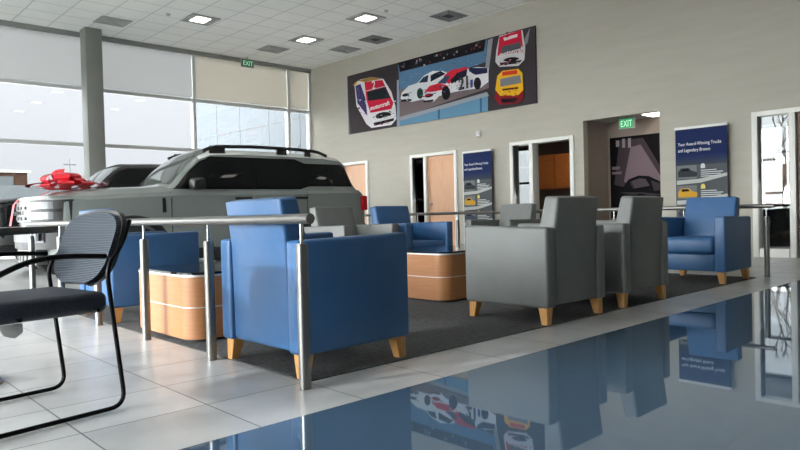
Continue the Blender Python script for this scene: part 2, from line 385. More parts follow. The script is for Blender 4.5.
# exit sign by the window wall
def exit_sign(loc, rz, label, w=.34, h=.2, lit=False, drop=.0):
    t = empty('exit_sign', loc, rz); tag(t, label, 'exit sign')
    bobj('housing', M['signbody'], t, -w/2, w/2, -.02, .02, -h, 0, bev=.006)
    bobj('face', M['signgreen'] if lit else M['sign'], t, -w/2+.02, w/2-.02, -.024, -.0205, -h+.02, -.02)
    text('lettering', 'EXIT', M['signtext'], t, (-w/2+.04, -.0285, -h+.045), h*.8, (1, 0, 0), (0, 0, 1), width=w-.08)
    bm = new_bm(); cyl(bm, (0, 0, 0), (0, 0, drop), .012, n=8); obj('mount', bm, M['signbody'], t)
    return t
exit_sign((8.72, 14.9, Z1-.05), 0, 'small dark green EXIT sign hung under the ceiling by the beige-tinted shade', .36, .21, drop=.05)

# doors and frames in the mural wall: frame pieces per opening
def frame(n, y0, y1, zt, mid=None, w=.06):
    t = struct(empty('door_%d' % n, (X1, 0, 0)))
    bm = new_bm()
    x0, x1 = -.03, .18
    box(bm, x0, x1, y0-.02, y0+w, 0, zt+.03, .004); box(bm, x0, x1, y1-w, y1+.02, 0, zt+.03, .004); box(bm, x0, x1, y0+w, y1-w, zt-w+.02, zt+.03, .004)
    if mid: box(bm, x0, x1, mid-w*.7, mid+w*.7, 0, zt-.04, .004)
    obj('door_frame', bm, M['frame_white'], t); return t
def sidelight(t, a, b, zt, sill=.2):
    bobj('side_pane', M['glass'], t, .05, .06, a+.05, b-.05, .12, zt-.05)
    bobj('side_pane_sill', M['frame_white'], t, -.02, .16, a+.04, b-.04, 0, .13)
def handle(p, y, x, z=1.0, s=1):
    bm = new_bm(); cyl(bm, (x, y, z), (x-.06, y, z), .026, n=12); cyl(bm, (x-.055, y, z), (x-.055, y+.11*s, z), .011, n=10); obj('door_handle', bm, M['chrome'], p)
t = frame(1, 12.73, 13.75, 2.13); d = bobj('door_leaf', M['doorwood'], t, .03, .075, 12.8, 13.68, .01, 2.08); handle(d, 12.9, .03, s=1)
t = frame(2, 9.72, 11.15, 2.13, 10.68); sidelight(t, 10.7, 11.13, 2.13); d = bobj('door_leaf', M['doorwood'], t, .03, .075, 9.79, 10.63, .01, 2.08); handle(d, 10.55, .03, s=-1)
t = frame(3, 6.79, 8.23, 2.15, 7.73); sidelight(t, 7.75, 8.2, 2.15)
d = bobj('door_leaf', M['darkwood'], t, .2, 1.05, 6.86, 6.9, .01, 2.08)
t = frame(4, 2.2, 3.65, 2.17, 3.12); sidelight(t, 3.14, 3.62, 2.17); d = bobj('door_leaf', M['darkwood'], t, .03, .075, 2.27, 3.06, .01, 2.12); handle(d, 2.97, .03, s=-1)
# door 4 reading of the photo: brown leaf right of the sidelight
# offices and the corridor behind the wall
def room_behind(nm, xa, xb, ya, yb, zt, m, win=None):
    bm = new_bm()
    if win is None: box(bm, xb, xb+.1, ya-.1, yb+.1, 0, zt+.1)
    else:
        a, b, c, d = win
        box(bm, xb, xb+.1, ya-.1, a, 0, zt+.1); box(bm, xb, xb+.1, b, yb+.1, 0, zt+.1); box(bm, xb, xb+.1, a, b, 0, c); box(bm, xb, xb+.1, a, b, d, zt+.1)
    box(bm, xa, xb, ya-.1, ya, 0, zt+.1); box(bm, xa, xb, yb, yb+.1, 0, zt+.1)
    struct(obj('wall_'+nm, bm, m)); struct(bobj('ceiling', M['wall_white'], None, xa, xb, ya, yb, zt, zt+.08))
XB = X1+.152
room_behind('corridor', XB, 11.8, 5.07, 6.64, 2.46, M['taupe'])
room_behind('office_middle', XB, 14.0, 6.86, 14.9, 2.6, M['darkwall'], win=(9.9, 10.9, .9, 2.4))
bpy.data.objects.remove(bpy.data.objects['wall_office_middle'])
bm = new_bm()
for a, b in ((6.76, 9.9), (10.9, 12.1), (14.6, 15.0)): box(bm, 14, 14.1, a, b, 0, 2.7)
for a, b in ((9.9, 10.9), (12.1, 14.6)): box(bm, 14, 14.1, a, b, 0, .9); box(bm, 14, 14.1, a, b, 2.4, 2.7)
box(bm, XB, 14, 6.76, 6.86, 0, 2.7); box(bm, XB, 14, 14.9, 15.0, 0, 2.7); struct(obj('wall_office_middle', bm, M['darkwall']))
for x, y, l in ((12.4, 8.0, 'unseen ceiling panel added to light the office behind the open doorway'), (12.4, 12.4, 'unseen ceiling panel added to light the office behind the wooden door')):
    bobj('panel', M['light'], tag(empty('ceiling_light', (x, y, 2.6)), l, 'ceiling light'), -.3, .3, -.3, .3, -.02, -.001)  # lamps added to brighten the dim office
room_behind('office_right', XB, 14.0, 1.6, 4.95, 2.6, M['wall_white'], win=(3.3, 4.85, .74, 2.57))
def office_window(n, a, b, z0, z1, zm):
    bm = new_bm()
    for z in (z0+.03, zm, z1-.03): box(bm, 14.0, 14.08, a, b, z-.03, z+.03)
    for y in (a+.03, b-.03): box(bm, 14.0, 14.08, y-.03, y+.03, z0+.06, z1-.06)
    w = struct(obj('window_%d' % n, bm, M['trimgloss'])); bobj('window_pane', M['glass'], w, 14.05, 14.06, a, b, z0, z1)
office_window(3, 3.3, 4.85, .74, 2.57, 1.8); office_window(4, 9.9, 10.9, .9, 2.4, 1.5); office_window(5, 12.1, 14.6, .9, 2.4, 1.6)  # windows of the middle office are added to brighten its sidelights
t = tag(empty('filing_cabinet', (13.6, 4.3, 0)), 'low black cabinet under the window behind the right sidelight', 'cabinet')
bobj('body', M['trimgloss'], t, 0, .38, -.62, .6, 0, .72, bev=.005)
for a, b in ((-.6, -.01), (.01, .58)): bobj('door', M['trimgloss'], t, -.02, 0, a, b, .04, .70, bev=.004)
# ------------------------------------------------------------------ outside
bm = new_bm(); box(bm, -120, 160, -60, 260, -.3, -.21); tag(obj('ground', bm, M['asphalt']), kind='structure')
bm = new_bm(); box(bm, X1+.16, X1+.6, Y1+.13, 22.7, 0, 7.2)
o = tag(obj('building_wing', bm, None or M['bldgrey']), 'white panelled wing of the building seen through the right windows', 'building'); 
o.data.materials.clear(); o.data.materials.append(mat('darkened_wing_cladding', srgb(78, 82, 86), 1, spec=0))  # white cladding coloured dark so strong daylight does not burn it out
bm = new_bm()
for y in (15.9, 17.57, 19.33, 20.89, 22.45): box(bm, X1+.15, X1+.16, y-.012, y+.012, 0, 7.2)
for z in (1.2, 3.65, 6.1): box(bm, X1+.15, X1+.16, Y1+.13, 22.7, z-.015, z+.015)
obj('panel_joint', bm, M['carpet'], o)
t = empty('building', (12.5, 62, -.2)); tag(t, 'low brown building with pale wing far outside, seen left of the car bonnet', 'building')
bobj('wall', M['brick'], t, -14, 1.8, -3, 3, 0, 5.0); bobj('wing', M['bldgrey'], t, -14, 5.6, -5, -3.01, 0, 3.9); bobj('roof', M['beam'], t, -14.2, 2, -3.2, 3.2, 5.0, 5.2)
for k in range(9): bobj('window', M['bldgrey'], t, -13+k*1.6, -12+k*1.6, -3.05, -3.0, 4.0, 4.7)
for x, y, h, l in ((17.8, 60, 6.2, 'thin street light pole beyond the ribbon bow'), (21, 66, 4.3, 'low distant lamp pole outside')):
    bm = new_bm(); cyl(bm, (x, y, -.2), (x, y, h), .07, .04, 8); box(bm, x-.5, x+.5, y-.05, y+.05, h-.6, h-.5)
    tag(obj('street_lamp', bm, M['pole']), l, 'street lamp')
t = empty('building', (29, 9.2, -.2)); tag(t, 'brown brick building outside, seen through the sidelight at the far right', 'building')
bobj('wall', M['brick'], t, 0, 6, -3, 3, 0, 2.6); bobj('roof', M['beam'], t, -.2, 6.2, -3.2, 3.2, 2.6, 2.85)
for k in range(4): bobj('window', M['wall_white'], t, -.05, 0, -2.4+k*1.3, -1.7+k*1.3, .9, 1.7)
def tree(x, y, h, label, seed):
    random.seed(seed); bm = new_bm()
    def br(p, d, L, r, n):
        q = p+d*L; cyl(bm, p, q, r, r*.6, 5)
        if n == 0: return
        for _ in range(3):
            nd = (d+Vector((random.uniform(-.8, .8), random.uniform(-.8, .8), random.uniform(-.1, .7)))).normalized()
            br(p+d*L*random.uniform(.6, 1), nd, L*.66, r*.55, n-1)
    br(Vector((x, y, -.2)), Vector((0, 0, 1)), h*.36, .12, 5); tag(obj('bare_tree', bm, M['bark'], smooth=False), label, 'tree', 'bare trees outside')
tree(21.0, 6.4, 4.6, 'bare twiggy tree outside the right sidelight', 3)
tree(26, 8.6, 4.4, 'bare twiggy tree outside, farther back beside the brick building', 5)

# ------------------------------------------------------------------ carpet
bm = new_bm(); box(bm, 1.79, 7.68, 2.59, 7.3, 0, .006)
tag(obj('carpet', bm, M['carpet']), 'charcoal carpet under the lounge seating, bordered by rails', 'carpet')

# ------------------------------------------------------------------ handrails
def handrail(x, y0, n, yend, label):
    t = empty('handrail', (x, y0, 0)); tag(t, label, 'handrail')
    bm = new_bm(); L = yend-y0
    cyl(bm, (0, -.075, .778), (0, L, .778), .024, n=20); obj('top_rail', bm, M['steel'], t)
    for k in range(n):
        y = k*.905
        bm = new_bm(); cyl(bm, (0, y, .0), (0, y, .66), .0275, n=20); cyl(bm, (0, y, .66), (0, y, .665), .024, n=16)
        p = obj('post', bm, M['steel'], t)
        bm = new_bm(); cyl(bm, (0, y, .66), (0, y, .755), .008, n=10); obj('stem', bm, M['chrome'], p)
handrail(1.72, 2.505, 6, 7.15, 'brushed steel handrail along the left edge of the carpet, near front')
handrail(7.84, 2.53, 8, 9.6, 'brushed steel handrail along the right and far edge of the carpet')

# ------------------------------------------------------------------ club chairs
def club_chair(m, label, group):
    t = empty('club_chair', (0, 0, 0)); tag(t, label, 'armchair', group)
    for s in (-1, 1):
        bm = new_bm(); a, b = sorted((s*.265, s*.37))
        hexa(bm, [(a, -.36, .12), (b, -.36, .12), (b, .36, .12), (a, .36, .12), (a, -.36, .675), (b, -.36, .675), (b, .36, .66), (a, .36, .66)], .018, 3)
        obj('arm', bm, m, t)
    bobj('front_panel', m, t, -.262, .262, -.335, .30, .125, .295, bev=.014, seg=3)
    bm = new_bm(); box(bm, -.26, .26, -.352, .2, .298, .455, .04, 4)
    for v in bm.verts:
        if v.co.z > .43: v.co.z += .02*max(0, 1-(v.co.x/.26)**2)
    obj('seat_cushion', bm, m, t)
    bm = new_bm(); prism(bm, [(.345, .125), (.355, .62), (.386, .868), (.275, .885), (.17, .46), (.2, .125)], 'x', -.262, .262, .022, 3)
    for v in bm.verts:
        if v.co.z > .86: v.co.z -= .012*(v.co.x/.262)**2
    obj('backrest', bm, m, t)
    for sx in (-1, 1):
        for sy_ in (-1, 1):
            bm = new_bm(); cx, cy_ = sx*.315, sy_*.305; a, b = .036, .024; ox, oy = sx*.012, sy_*.012
            hexa(bm, [(cx-b+ox, cy_-b+oy, .0065), (cx+b+ox, cy_-b+oy, .0065), (cx+b+ox, cy_+b+oy, .0065), (cx-b+ox, cy_+b+oy, .0065),
                      (cx-a, cy_-a, .125), (cx+a, cy_-a, .125), (cx+a, cy_+a, .125), (cx-a, cy_+a, .125)], .003, 1)
            obj('leg', bm, M['legwood'], t)
    return t
GB, GG = 'blue club chairs of the lounge', 'grey club chairs of the lounge'
c = club_chair(M['blue'], 'large bright blue club chair nearest the camera, seen from behind the front rail post', GB)
c.scale = (1.04, 1.0, 1.02); c.location = (2.125, 2.985, 0); c.rotation_euler = (0, 0, PI/2)
dup(c, (2.16, 5.54, 0), PI/2, 'blue club chair behind the wooden table at left, partly hidden by the black mesh chair')
dup(c, (5.36, 5.6, 0), 0, 'blue club chair in the far row, centre, facing the camera')
dup(c, (7.19, 2.97, 0), -PI/2, 'blue club chair at the right end of the carpet with seat visible')
g = club_chair(M['gray'], 'large grey club chair seen from behind, nearer of the two at front', GG)
g.scale = (1.03, 1.02, 1.02); g.location = (4.12, 2.935, 0); g.rotation_euler = (0, 0, PI)
dup(g, (5.16, 2.93, 0), PI, 'grey club chair seen from behind, right of the largest grey chair')
dup(g, (4.49, 5.6, 0), 0, 'grey club chair half hidden behind the nearest blue chair')
dup(g, (7.13, 5.57, 0), -PI/2, 'grey club chair at the far side behind the largest grey chair')

# ------------------------------------------------------------------ lounge tables
def rrect(hw, r, n=8):
    p = []
    for cx, cy_, a0 in ((hw-r, hw-r, 0), (-hw+r, hw-r, 90), (-hw+r, -hw+r, 180), (hw-r, -hw+r, 270)):
        for k in range(n+1):
            a = math.radians(a0+90*k/n); p.append((cx+r*math.cos(a), cy_+r*math.sin(a)))
    return p
def lounge_table(loc, label):
    t = empty('lounge_table', loc); tag(t, label, 'table', 'square wooden drum tables with black tops')
    def ring(name, hw, z0, z1, m, r=.13, bev=0):
        bm = new_bm(); prism(bm, rrect(hw, r), 'z', z0, z1); return obj(name, bm, m, t)
    ring('plinth', .43, .0065, .025, M['black']); ring('lower_body', .455, .025, .232, M['tablewood'])
    ring('groove', .4515, .232, .240, M['silver_line']); ring('upper_body', .455, .240, .44, M['tablewood'])
    ring('edge_band', .457, .44, .455, M['silver_line']); ring('tabletop', .462, .455, .470, M['blackgloss'], .135)
    return t
tb = lounge_table((2.29, 4.36, 0), 'square rounded wooden table with black top, left, behind the rail posts')
tb.scale = (1, 1, .955)
dup(tb, (4.60, 4.36, 0), 0, 'square rounded wooden table with black top, centre, between the blue and grey chairs')

# ------------------------------------------------------------------ black mesh-back sled chair in the foreground
def sled_chair():
    t = empty('guest_chair', (.745, 3.06, 0), math.radians(8)); tag(t, 'black sled-base guest chair with ribbed back in the left foreground', 'chair')
    # local: faces -x ; +y is the far side
    for s in (-1, 1):
        bm = new_bm(); y = s*.275
        pts = [(.33, y*.72, .79), (.275, y*.86, .69), (.18, y, .60), (.245, y, .013), (-.42, y, .013), (-.37, y, .515), (-.26, y, .655), (.17, y, .655)]
        path = smooth_path(pts[:1]+[pts[1], pts[2], pts[3], pts[4], pts[5]], .07)
        tube(bm, path, .0095, 10); obj('side_frame', bm, M['blackpaint'], t)
        bm = new_bm(); tube(bm, smooth_path([(.18, y, .645), (0, y, .657), (-.12, y, .645), (-.26, y, .585), (-.36, y, .50)], .08), .011, 10)
        obj('armrest', bm, M['blackpaint'], t)
    bm = new_bm()
    for x in (-.15, .15): cyl(bm, (x, -.262, .425), (x, .262, .425), .009, n=8)
    obj('cross_bar', bm, M['blackpaint'], t)
    bm = new_bm(); box(bm, -.42, .205, -.24, .24, .41, .492, .028, 4)
    for v in bm.verts:
        if v.co.z > .45: v.co.z += .02*(1-(v.co.y/.235)**2)
    obj('seat', bm, M['seatfabric'], t)
    # curved back shell, concave towards the sitter
    def shell(off, inset):
        rows = []
        for i in range(15):
            u = i/14; z = .512+inset+(0.31-2*inset)*u; hw = (.25-inset)*(max(0, 1-abs(2*u-1)**(5.5 if u > .5 else 3.0)*(.45 if u > .5 else .8)))**.5
            row = []
            for j in range(17):
                v = -1+2*j/16; yy = hw*v
                edge = 1-.10*abs(v)**4*0
                x = .205+.105*u+off-.02*abs(v)**2.4+(.03*(1-abs(2*u-.7)))*0
                zz = z+(.02 if u > .9 else 0)*(1-v*v)
                row.append((x, yy, zz))
            rows.append(row)
        return rows
    bm = new_bm(); A = grid(bm, shell(0, 0)); B = grid(bm, shell(.02, 0))
    for k in range(14): bm.faces.new((A[k][0], A[k+1][0], B[k+1][0], B[k][0])); bm.faces.new((A[k][-1], A[k+1][-1], B[k+1][-1], B[k][-1]))
    for k in range(16): bm.faces.new((A[0][k], A[0][k+1], B[0][k+1], B[0][k])); bm.faces.new((A[-1][k], A[-1][k+1], B[-1][k+1], B[-1][k]))
    obj('back_shell', bm, M['black'], t)
    bm = new_bm(); A = grid(bm, shell(-.022, .012)); B = grid(bm, shell(-.001, .012))
    for k in range(14): bm.faces.new((A[k][0], A[k+1][0], B[k+1][0], B[k][0])); bm.faces.new((A[k][-1], A[k+1][-1], B[k+1][-1], B[k][-1]))
    for k in range(16): bm.faces.new((A[0][k], A[0][k+1], B[0][k+1], B[0][k])); bm.faces.new((A[-1][k], A[-1][k+1], B[-1][k+1], B[-1][k]))
    obj('back_cushion', bm, M['ribbed'], t)
    bm = new_bm(); prism(bm, [(-.22, .41), (-.13, .41), (-.13, .375), (-.16, .355), (-.2, .37)], 'y', -.24, -.22, .006)
    obj('seat_bracket', bm, M['wall_white'], t)
sled_chair()
# black table at the far left, its edge close to eye level
t = empty('cafe_table', (.53, 3.84, 0), math.radians(51)); tag(t, 'black topped table with rounded corner entering at the left edge', 'table')
bm = new_bm(); prism(bm, rrect(.42, .09), 'z', .735, .77, 0); obj('tabletop', bm, M['trimgloss'], t)
bm = new_bm(); cyl(bm, (0, 0, .02), (0, 0, .735), .035, n=16); obj('pedestal', bm, M['steel'], t)
bm = new_bm(); cyl(bm, (0, 0, 0), (0, 0, .025), .26, .24, 32); obj('base', bm, M['steel'], t)

# ------------------------------------------------------------------ cars
def lerp_table(tab, s):
    for a, b in zip(tab, tab[1:]):
        if s <= b[0]:
            u = (s-a[0])/(b[0]-a[0]); return [p+(q-p)*u for p, q in zip(a, b)]
    return list(tab[-1])
#         s     w     zb    zs    we    zt    crown
SUV = [(0.00, .74, .42, .96, .66, 1.00, .03), (.05, .82, .36, 1.02, .74, 1.07, .03), (.16, .88, .32, 1.07, .80, 1.12, .04), (.40, .925, .30, 1.09, .84, 1.145, .05),
       (.80, .94, .30, 1.11, .86, 1.165, .055), (1.20, .945, .30, 1.125, .86, 1.185, .055), (1.34, .945, .30, 1.13, .85, 1.21, .05), (1.42, .945, .30, 1.135, .83, 1.27, .04),
       (1.60, .945, .30, 1.14, .78, 1.47, .04), (1.78, .945, .30, 1.14, .74, 1.62, .05), (1.95, .945, .30, 1.14, .72, 1.685, .06), (2.4, .945, .30, 1.145, .72, 1.70, .06),
       (3.1, .945, .30, 1.15, .72, 1.70, .06), (3.7, .94, .30, 1.16, .71, 1.685, .05), (3.98, .93, .31, 1.17, .70, 1.66, .04), (4.08, .925, .32, 1.17, .69, 1.60, .03),
       (4.22, .91, .34, 1.17, .70, 1.22, .01), (4.30, .89, .36, 1.12, .78, 1.15, .01), (4.33, .86, .40, 1.05, .78, 1.08, .01)]
def section(tab, s):
    _, w, zb, zs, we, zt, cr = lerp_table(tab, s)
    ws = w*.94
    side = [(w*.93, zb), (w*.975, zb+.1), (w, .62), (w*.995, .85), (w*.993, zs-.045), (ws, zs)]
    ze = max(zt-.05, zs+.005)
    side += [(ws+(we-ws)*.5+.012, zs+(ze-zs)*.5), (we, ze), (we-.06, max(zt-.008, zs+.01))]
    top = [(we*.66, zt+cr*.6), (we*.33, zt+cr*.9), (0, zt+cr)]
    return side+top
def side_pt(tab, s, z, off=0):
    sec = section(tab, s)
    for (ya, za), (yb, zb) in zip(sec, sec[1:]):
        if za <= z <= zb: return ya+(yb-ya)*((z-za)/(zb-za+1e-9))+off
    return sec[0][0]+off
def top_pt(tab, s, y):
    sec = section(tab, s)[6:]; y = abs(y)
    for (ya, za), (yb, zb) in zip(sec, sec[1:]):
        if yb <= y <= ya: return za+(zb-za)*((y-ya)/(yb-ya+1e-9))
    return sec[0][1]
def suv(name, loc, rz, paint, roofm, label, rack=True, front=True):
    t = empty(name, loc, rz); tag(t, label, 'car')
    tab = SUV
    ss = sorted(set([round(a[0], 3) for a in tab]+[round(x, 3) for x in np.arange(.1, 4.3, .12)]))
    wheels = (.87, 3.54)
    bm = new_bm(); rows = []
    for s in ss:
        sec = section(tab, s)
        # wheel arches lift the lower edge
        for wc in wheels:
            d = abs(s-wc)
            if d < .43:
                zz = .34+math.sqrt(max(0, .43**2-d*d))
                sec = [(y, max(z, zz+.012*i)) if i < 3 else (y, max(z, zz+.012*i)) if i < 4 else (y, z) for i, (y, z) in enumerate(sec)]
        rows.append([(s, -y, z) for y, z in sec]+[(s, y, z) for y, z in sec[::-1][1:]])
    V = grid(bm, rows)
    bm.faces.new(V[0]); bm.faces.new(V[-1][::-1])
    for a, b in zip(V, V[1:]): bm.faces.new((a[0], b[0], b[-1], a[-1]))
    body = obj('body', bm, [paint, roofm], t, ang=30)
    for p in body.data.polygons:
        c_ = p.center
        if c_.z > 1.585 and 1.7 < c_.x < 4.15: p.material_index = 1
    # side windows on both sides
    for sg in (-1, 1):
        def panel(nm, s0, s1, bot, topf, m, off=.008, n=12):
            bm = new_bm(); rows = []
            for i in range(n+1):
                s = s0+(s1-s0)*i/n; zb_, zt_ = bot(s), topf(s)
                rows.append([(s, sg*(side_pt(tab, s, zb_+(zt_-zb_)*k/5, off)), zb_+(zt_-zb_)*k/5) for k in range(6)])
            grid(bm, rows); return obj(nm, bm, m, t)
        zt_ = lambda s: lerp_table(tab, s)[5]
        panel('window_surround', 1.36, 4.12, lambda s: 1.175+(.045*min(1, max(0, (s-3.2)/.15))),
              lambda s: max(1.18+(.045*min(1, max(0, (s-3.2)/.15))), min(zt_(s)-.06, 1.615-(.06*min(1, max(0, (s-3.2)/.15))), (zt_(s)-.075) if s < 1.9 else 9, 1.56-(s-4.0)*1.2 if s > 4 else 9)), M['trimgloss'], .006, 60)
        panel('front_window', 1.62, 2.46, lambda s: 1.20, lambda s: max(1.21, min(zt_(s)-.1, 1.59)), M['glass_car'], .012, 16)
        panel('rear_window', 2.54, 3.2, lambda s: 1.20, lambda s: 1.59, M['glass_car'], .012, 8)
        panel('quarter_window', 3.32, 4.02, lambda s: 1.245, lambda s: 1.54, M['glass_car'], .012, 8)
        # door shut lines
        for s, za, zb_ in ((1.34, .45, 1.13), (2.5, .45, 1.13), (3.28, .85, 1.13)):
            bm = new_bm(); rows = [[(s+dx, sg*side_pt(tab, s, z, .003), z) for dx in (-.006, .006)] for z in np.linspace(za, zb_, 10)]
            grid(bm, rows); obj('door_gap', bm, M['black'], t)
        for s in (2.3, 3.16):
            y = sg*side_pt(tab, s, 1.05, .022); bobj('handle', M['black'], t, s-.12, s+.12, y-.018, y+.018, 1.035, 1.07, bev=.01)
        y = sg*side_pt(tab, 1.24, .97, 0); bobj('fender_vent', M['black'], t, 1.225, 1.265, y-.012, y+.012, .88, 1.06, bev=.005)
        # mirror
        bm = new_bm(); y = sg*1.02; box(bm, 1.56, 1.74, y-.09, y+.09, 1.16, 1.31, .045, 4); cyl(bm, (1.66, sg*.9, 1.18), (1.66, y, 1.2), .025, n=8)
        obj('mirror', bm, M['black'], t)
        # lower cladding with arches
        bm = new_bm()
        for wc in wheels:
            rows = []
            for k in range(21):
                a = math.radians(-6+192*k/20); rows.append([(wc+r*math.cos(a), sg*(.955 if r < .47 else .945), .36+r*math.sin(a)) for r in (.40, .435, .49)])
            grid(bm, rows)
        box(bm, 1.33, 3.08, sg*.90-.04, sg*.90+.055*1, .28, .42, .015)
        obj('wheel_arch', bm, M['black'], t)
    # windshield
    bm = new_bm(); rows = []
    for s in np.linspace(1.37, 1.93, 10):
        we = lerp_table(tab, s)[4]-.075; rows.append([(s, y, top_pt(tab, s, y)+.008) for y in np.linspace(-we, we, 13)])
    grid(bm, rows); obj('windshield', bm, M['windshield'], t)
    bm = new_bm(); rows = []
    for s in np.linspace(4.09, 4.2, 4):
        we = lerp_table(tab, s)[4]-.08; rows.append([(s+.01, y, top_pt(tab, s, y)+.004) for y in np.linspace(-we, we, 9)])
    grid(bm, rows); obj('rear_glass', bm, M['glass_car'], t)
    # wheels
    for wc in wheels:
        for sg in (-1, 1):
            bm = new_bm(); prof = [(.21, -.10), (.33, -.115), (.36, -.09), (.365, 0), (.36, .09), (.33, .115), (.21, .10)]
            rows = []
            for k in range(33):
                a = 2*PI*k/32; rows.append([(wc+r*math.cos(a), sg*.82+w_, .365+r*math.sin(a)) for r, w_ in prof])
            grid(bm, rows); wo = obj('wheel', bm, M['tire'], t)
            bm = new_bm(); cyl(bm, (wc, sg*.80, .365), (wc, sg*.86, .365), .22, n=28)
            for k in range(6):
                a = 2*PI*k/6; d = Vector((math.cos(a), 0, math.sin(a))); cyl(bm, Vector((wc, sg*.88, .365)), Vector((wc, sg*.90, .365))+d*.2, .035, .025, 6)
            obj('rim', bm, M['rim'], wo)
    # tail lamps, hood seam
    for sg in (-1, 1):
        y = sg*.885; bobj('tail_lamp', M['redlamp'], t, 4.24, 4.335, y-.05, y+.012, .86, 1.08, bev=.015)
    bobj('rear_bumper', M['black'], t, 4.2, 4.40, -.84, .84, .42, .66, bev=.04, seg=3)
    if rack:
        for sg in (-1, 1):
            bm = new_bm(); y = sg*.67
            tube(bm, smooth_path([(1.86, y, 1.69), (2.02, y, 1.755), (2.6, y, 1.775), (3.3, y, 1.765), (3.62, y, 1.745), (3.78, y, 1.685)], .12), .024, 8)
            for s in (2.05, 2.12, 2.0, 3.0, 3.06, 3.45): box(bm, s-.05, s+.05, y-.015, y+.015, 1.66, 1.765)
            obj('roof_rail', bm, M['black'], t)
        bm = new_bm(); cyl(bm, (3.5, -.2, 1.72), (3.62, -.2, 1.93), .006, .003, 6); cyl(bm, (3.5, -.2, 1.71), (3.5, -.2, 1.74), .03, .015, 10); obj('antenna', bm, M['black'], t)
    # front end
    if front:
        def fpt(y, z, off=0):   # fascia surface: front plane bulging at the centre
            return -.02-.16*(1-(abs(y)/.86)**2.2)+(.22*max(0, (abs(y)-.74)/.14)**1.5 if abs(y) > .74 else 0)+off
        def fpanel(nm, y0, y1, z0, z1, m, off=0, thick=.03, n=16):
            bm = new_bm(); A = []; B = []
            ys = np.linspace(y0, y1, n)
            for z in np.linspace(z0, z1, 4):
                A.append([(fpt(y, z)-off, y, z) for y in ys]); B.append([(fpt(y, z)-off+thick, y, z) for y in ys])
            VA = grid(bm, A); VB = grid(bm, B)
            for k in range(n-1):
                bm.faces.new((VA[0][k], VA[0][k+1], VB[0][k+1], VB[0][k])); bm.faces.new((VA[-1][k], VA[-1][k+1], VB[-1][k+1], VB[-1][k]))
            for k in range(3):
                bm.faces.new((VA[k][0], VA[k+1][0], VB[k+1][0], VB[k][0])); bm.faces.new((VA[k][-1], VA[k+1][-1], VB[k+1][-1], VB[k][-1]))
            return obj(nm, bm, m, t)
        fpanel('fascia', -.9, .9, .74, 1.06, paint, -.005, .2)
        fpanel('hood_lip', -.84, .84, 1.055, 1.09, paint, .012, .25)
        gr = fpanel('grille', -.58, .58, .80, 1.05, M['grillewhite'], .012, .03)
        for z in (.84, .965):
            for k in range(6):
                y = -.48+k*.19; x = fpt(y, z); bm = new_bm(); box(bm, x-.018, x-.008, y-.06, y+.06, z-.018, z+.022, .004)
                obj('slot', bm, M['black'], gr)
        text('lettering', 'BRONCO', M['black'], gr, (-.2, .36, .885), .07, (0, -1, 0), (0, 0, 1), width=.72)
        for sg in (-1, 1):
            a, b = sorted((sg*.50, sg*.885)); hl = fpanel('headlight', a, b, .80, 1.05, M['black'], .022, .05, 10)
            a, b = sorted((sg*.53, sg*.815)); fo_ = fpanel('lens', a, b, .825, 1.025, M['lamp'], .03, .02, 8); fo_.parent = hl
            a, b = sorted((sg*.55, sg*.85)); fo_ = fpanel('light_bar', a, b, .91, .945, M['black'], .036, .02, 8); fo_.parent = hl
        fpanel('bumper', -.92, .92, .48, .745, M['black'], .05, .28)
        fpanel('bumper_panel', -.78, .78, .56, .70, M['rim'], .058, .02)
        fpanel('skid_plate', -.6, .6, .30, .47, M['steel'], .02, .12)
        for k in range(7):
            bm = new_bm(); y = -.48+k*.16; x = fpt(y, .4)-.024; hexa(bm, [(x, y-.03, .33), (x, y+.03, .33), (x+.01, y+.03, .33), (x+.01, y-.03, .33), (x, y-.05, .44), (x, y+.01, .44), (x+.01, y+.01, .44), (x+.01, y-.05, .44)]); obj('skid_slot', bm, M['black'], t)
        for sg in (-1, 1):
            bm = new_bm(); y = sg*.70; x = fpt(y, .6)-.06; box(bm, x-.02, x+.02, y-.07, y+.07, .58, .69, .01); obj('fog_lamp', bm, M['lamp'], t)
    return t
# local frame: +x runs front to rear; the near side is -y
th = math.radians(-5)
near0 = Vector((2.2, 8.07, 0)); off = Matrix.Rotation(th, 3, 'Z') @ Vector((0, .945, 0))
car1 = suv('car', near0+off, th, M['carpaint'], M['roofpaint'], 'grey-green boxy sport utility vehicle with black roof rails and red bow on its bonnet')
car2 = suv('car', Vector((2.2, 11.7, 0)), th, M['carblack'], M['carblack'], 'black sport utility vehicle parked behind the grey-green one, by the windows', rack=False)

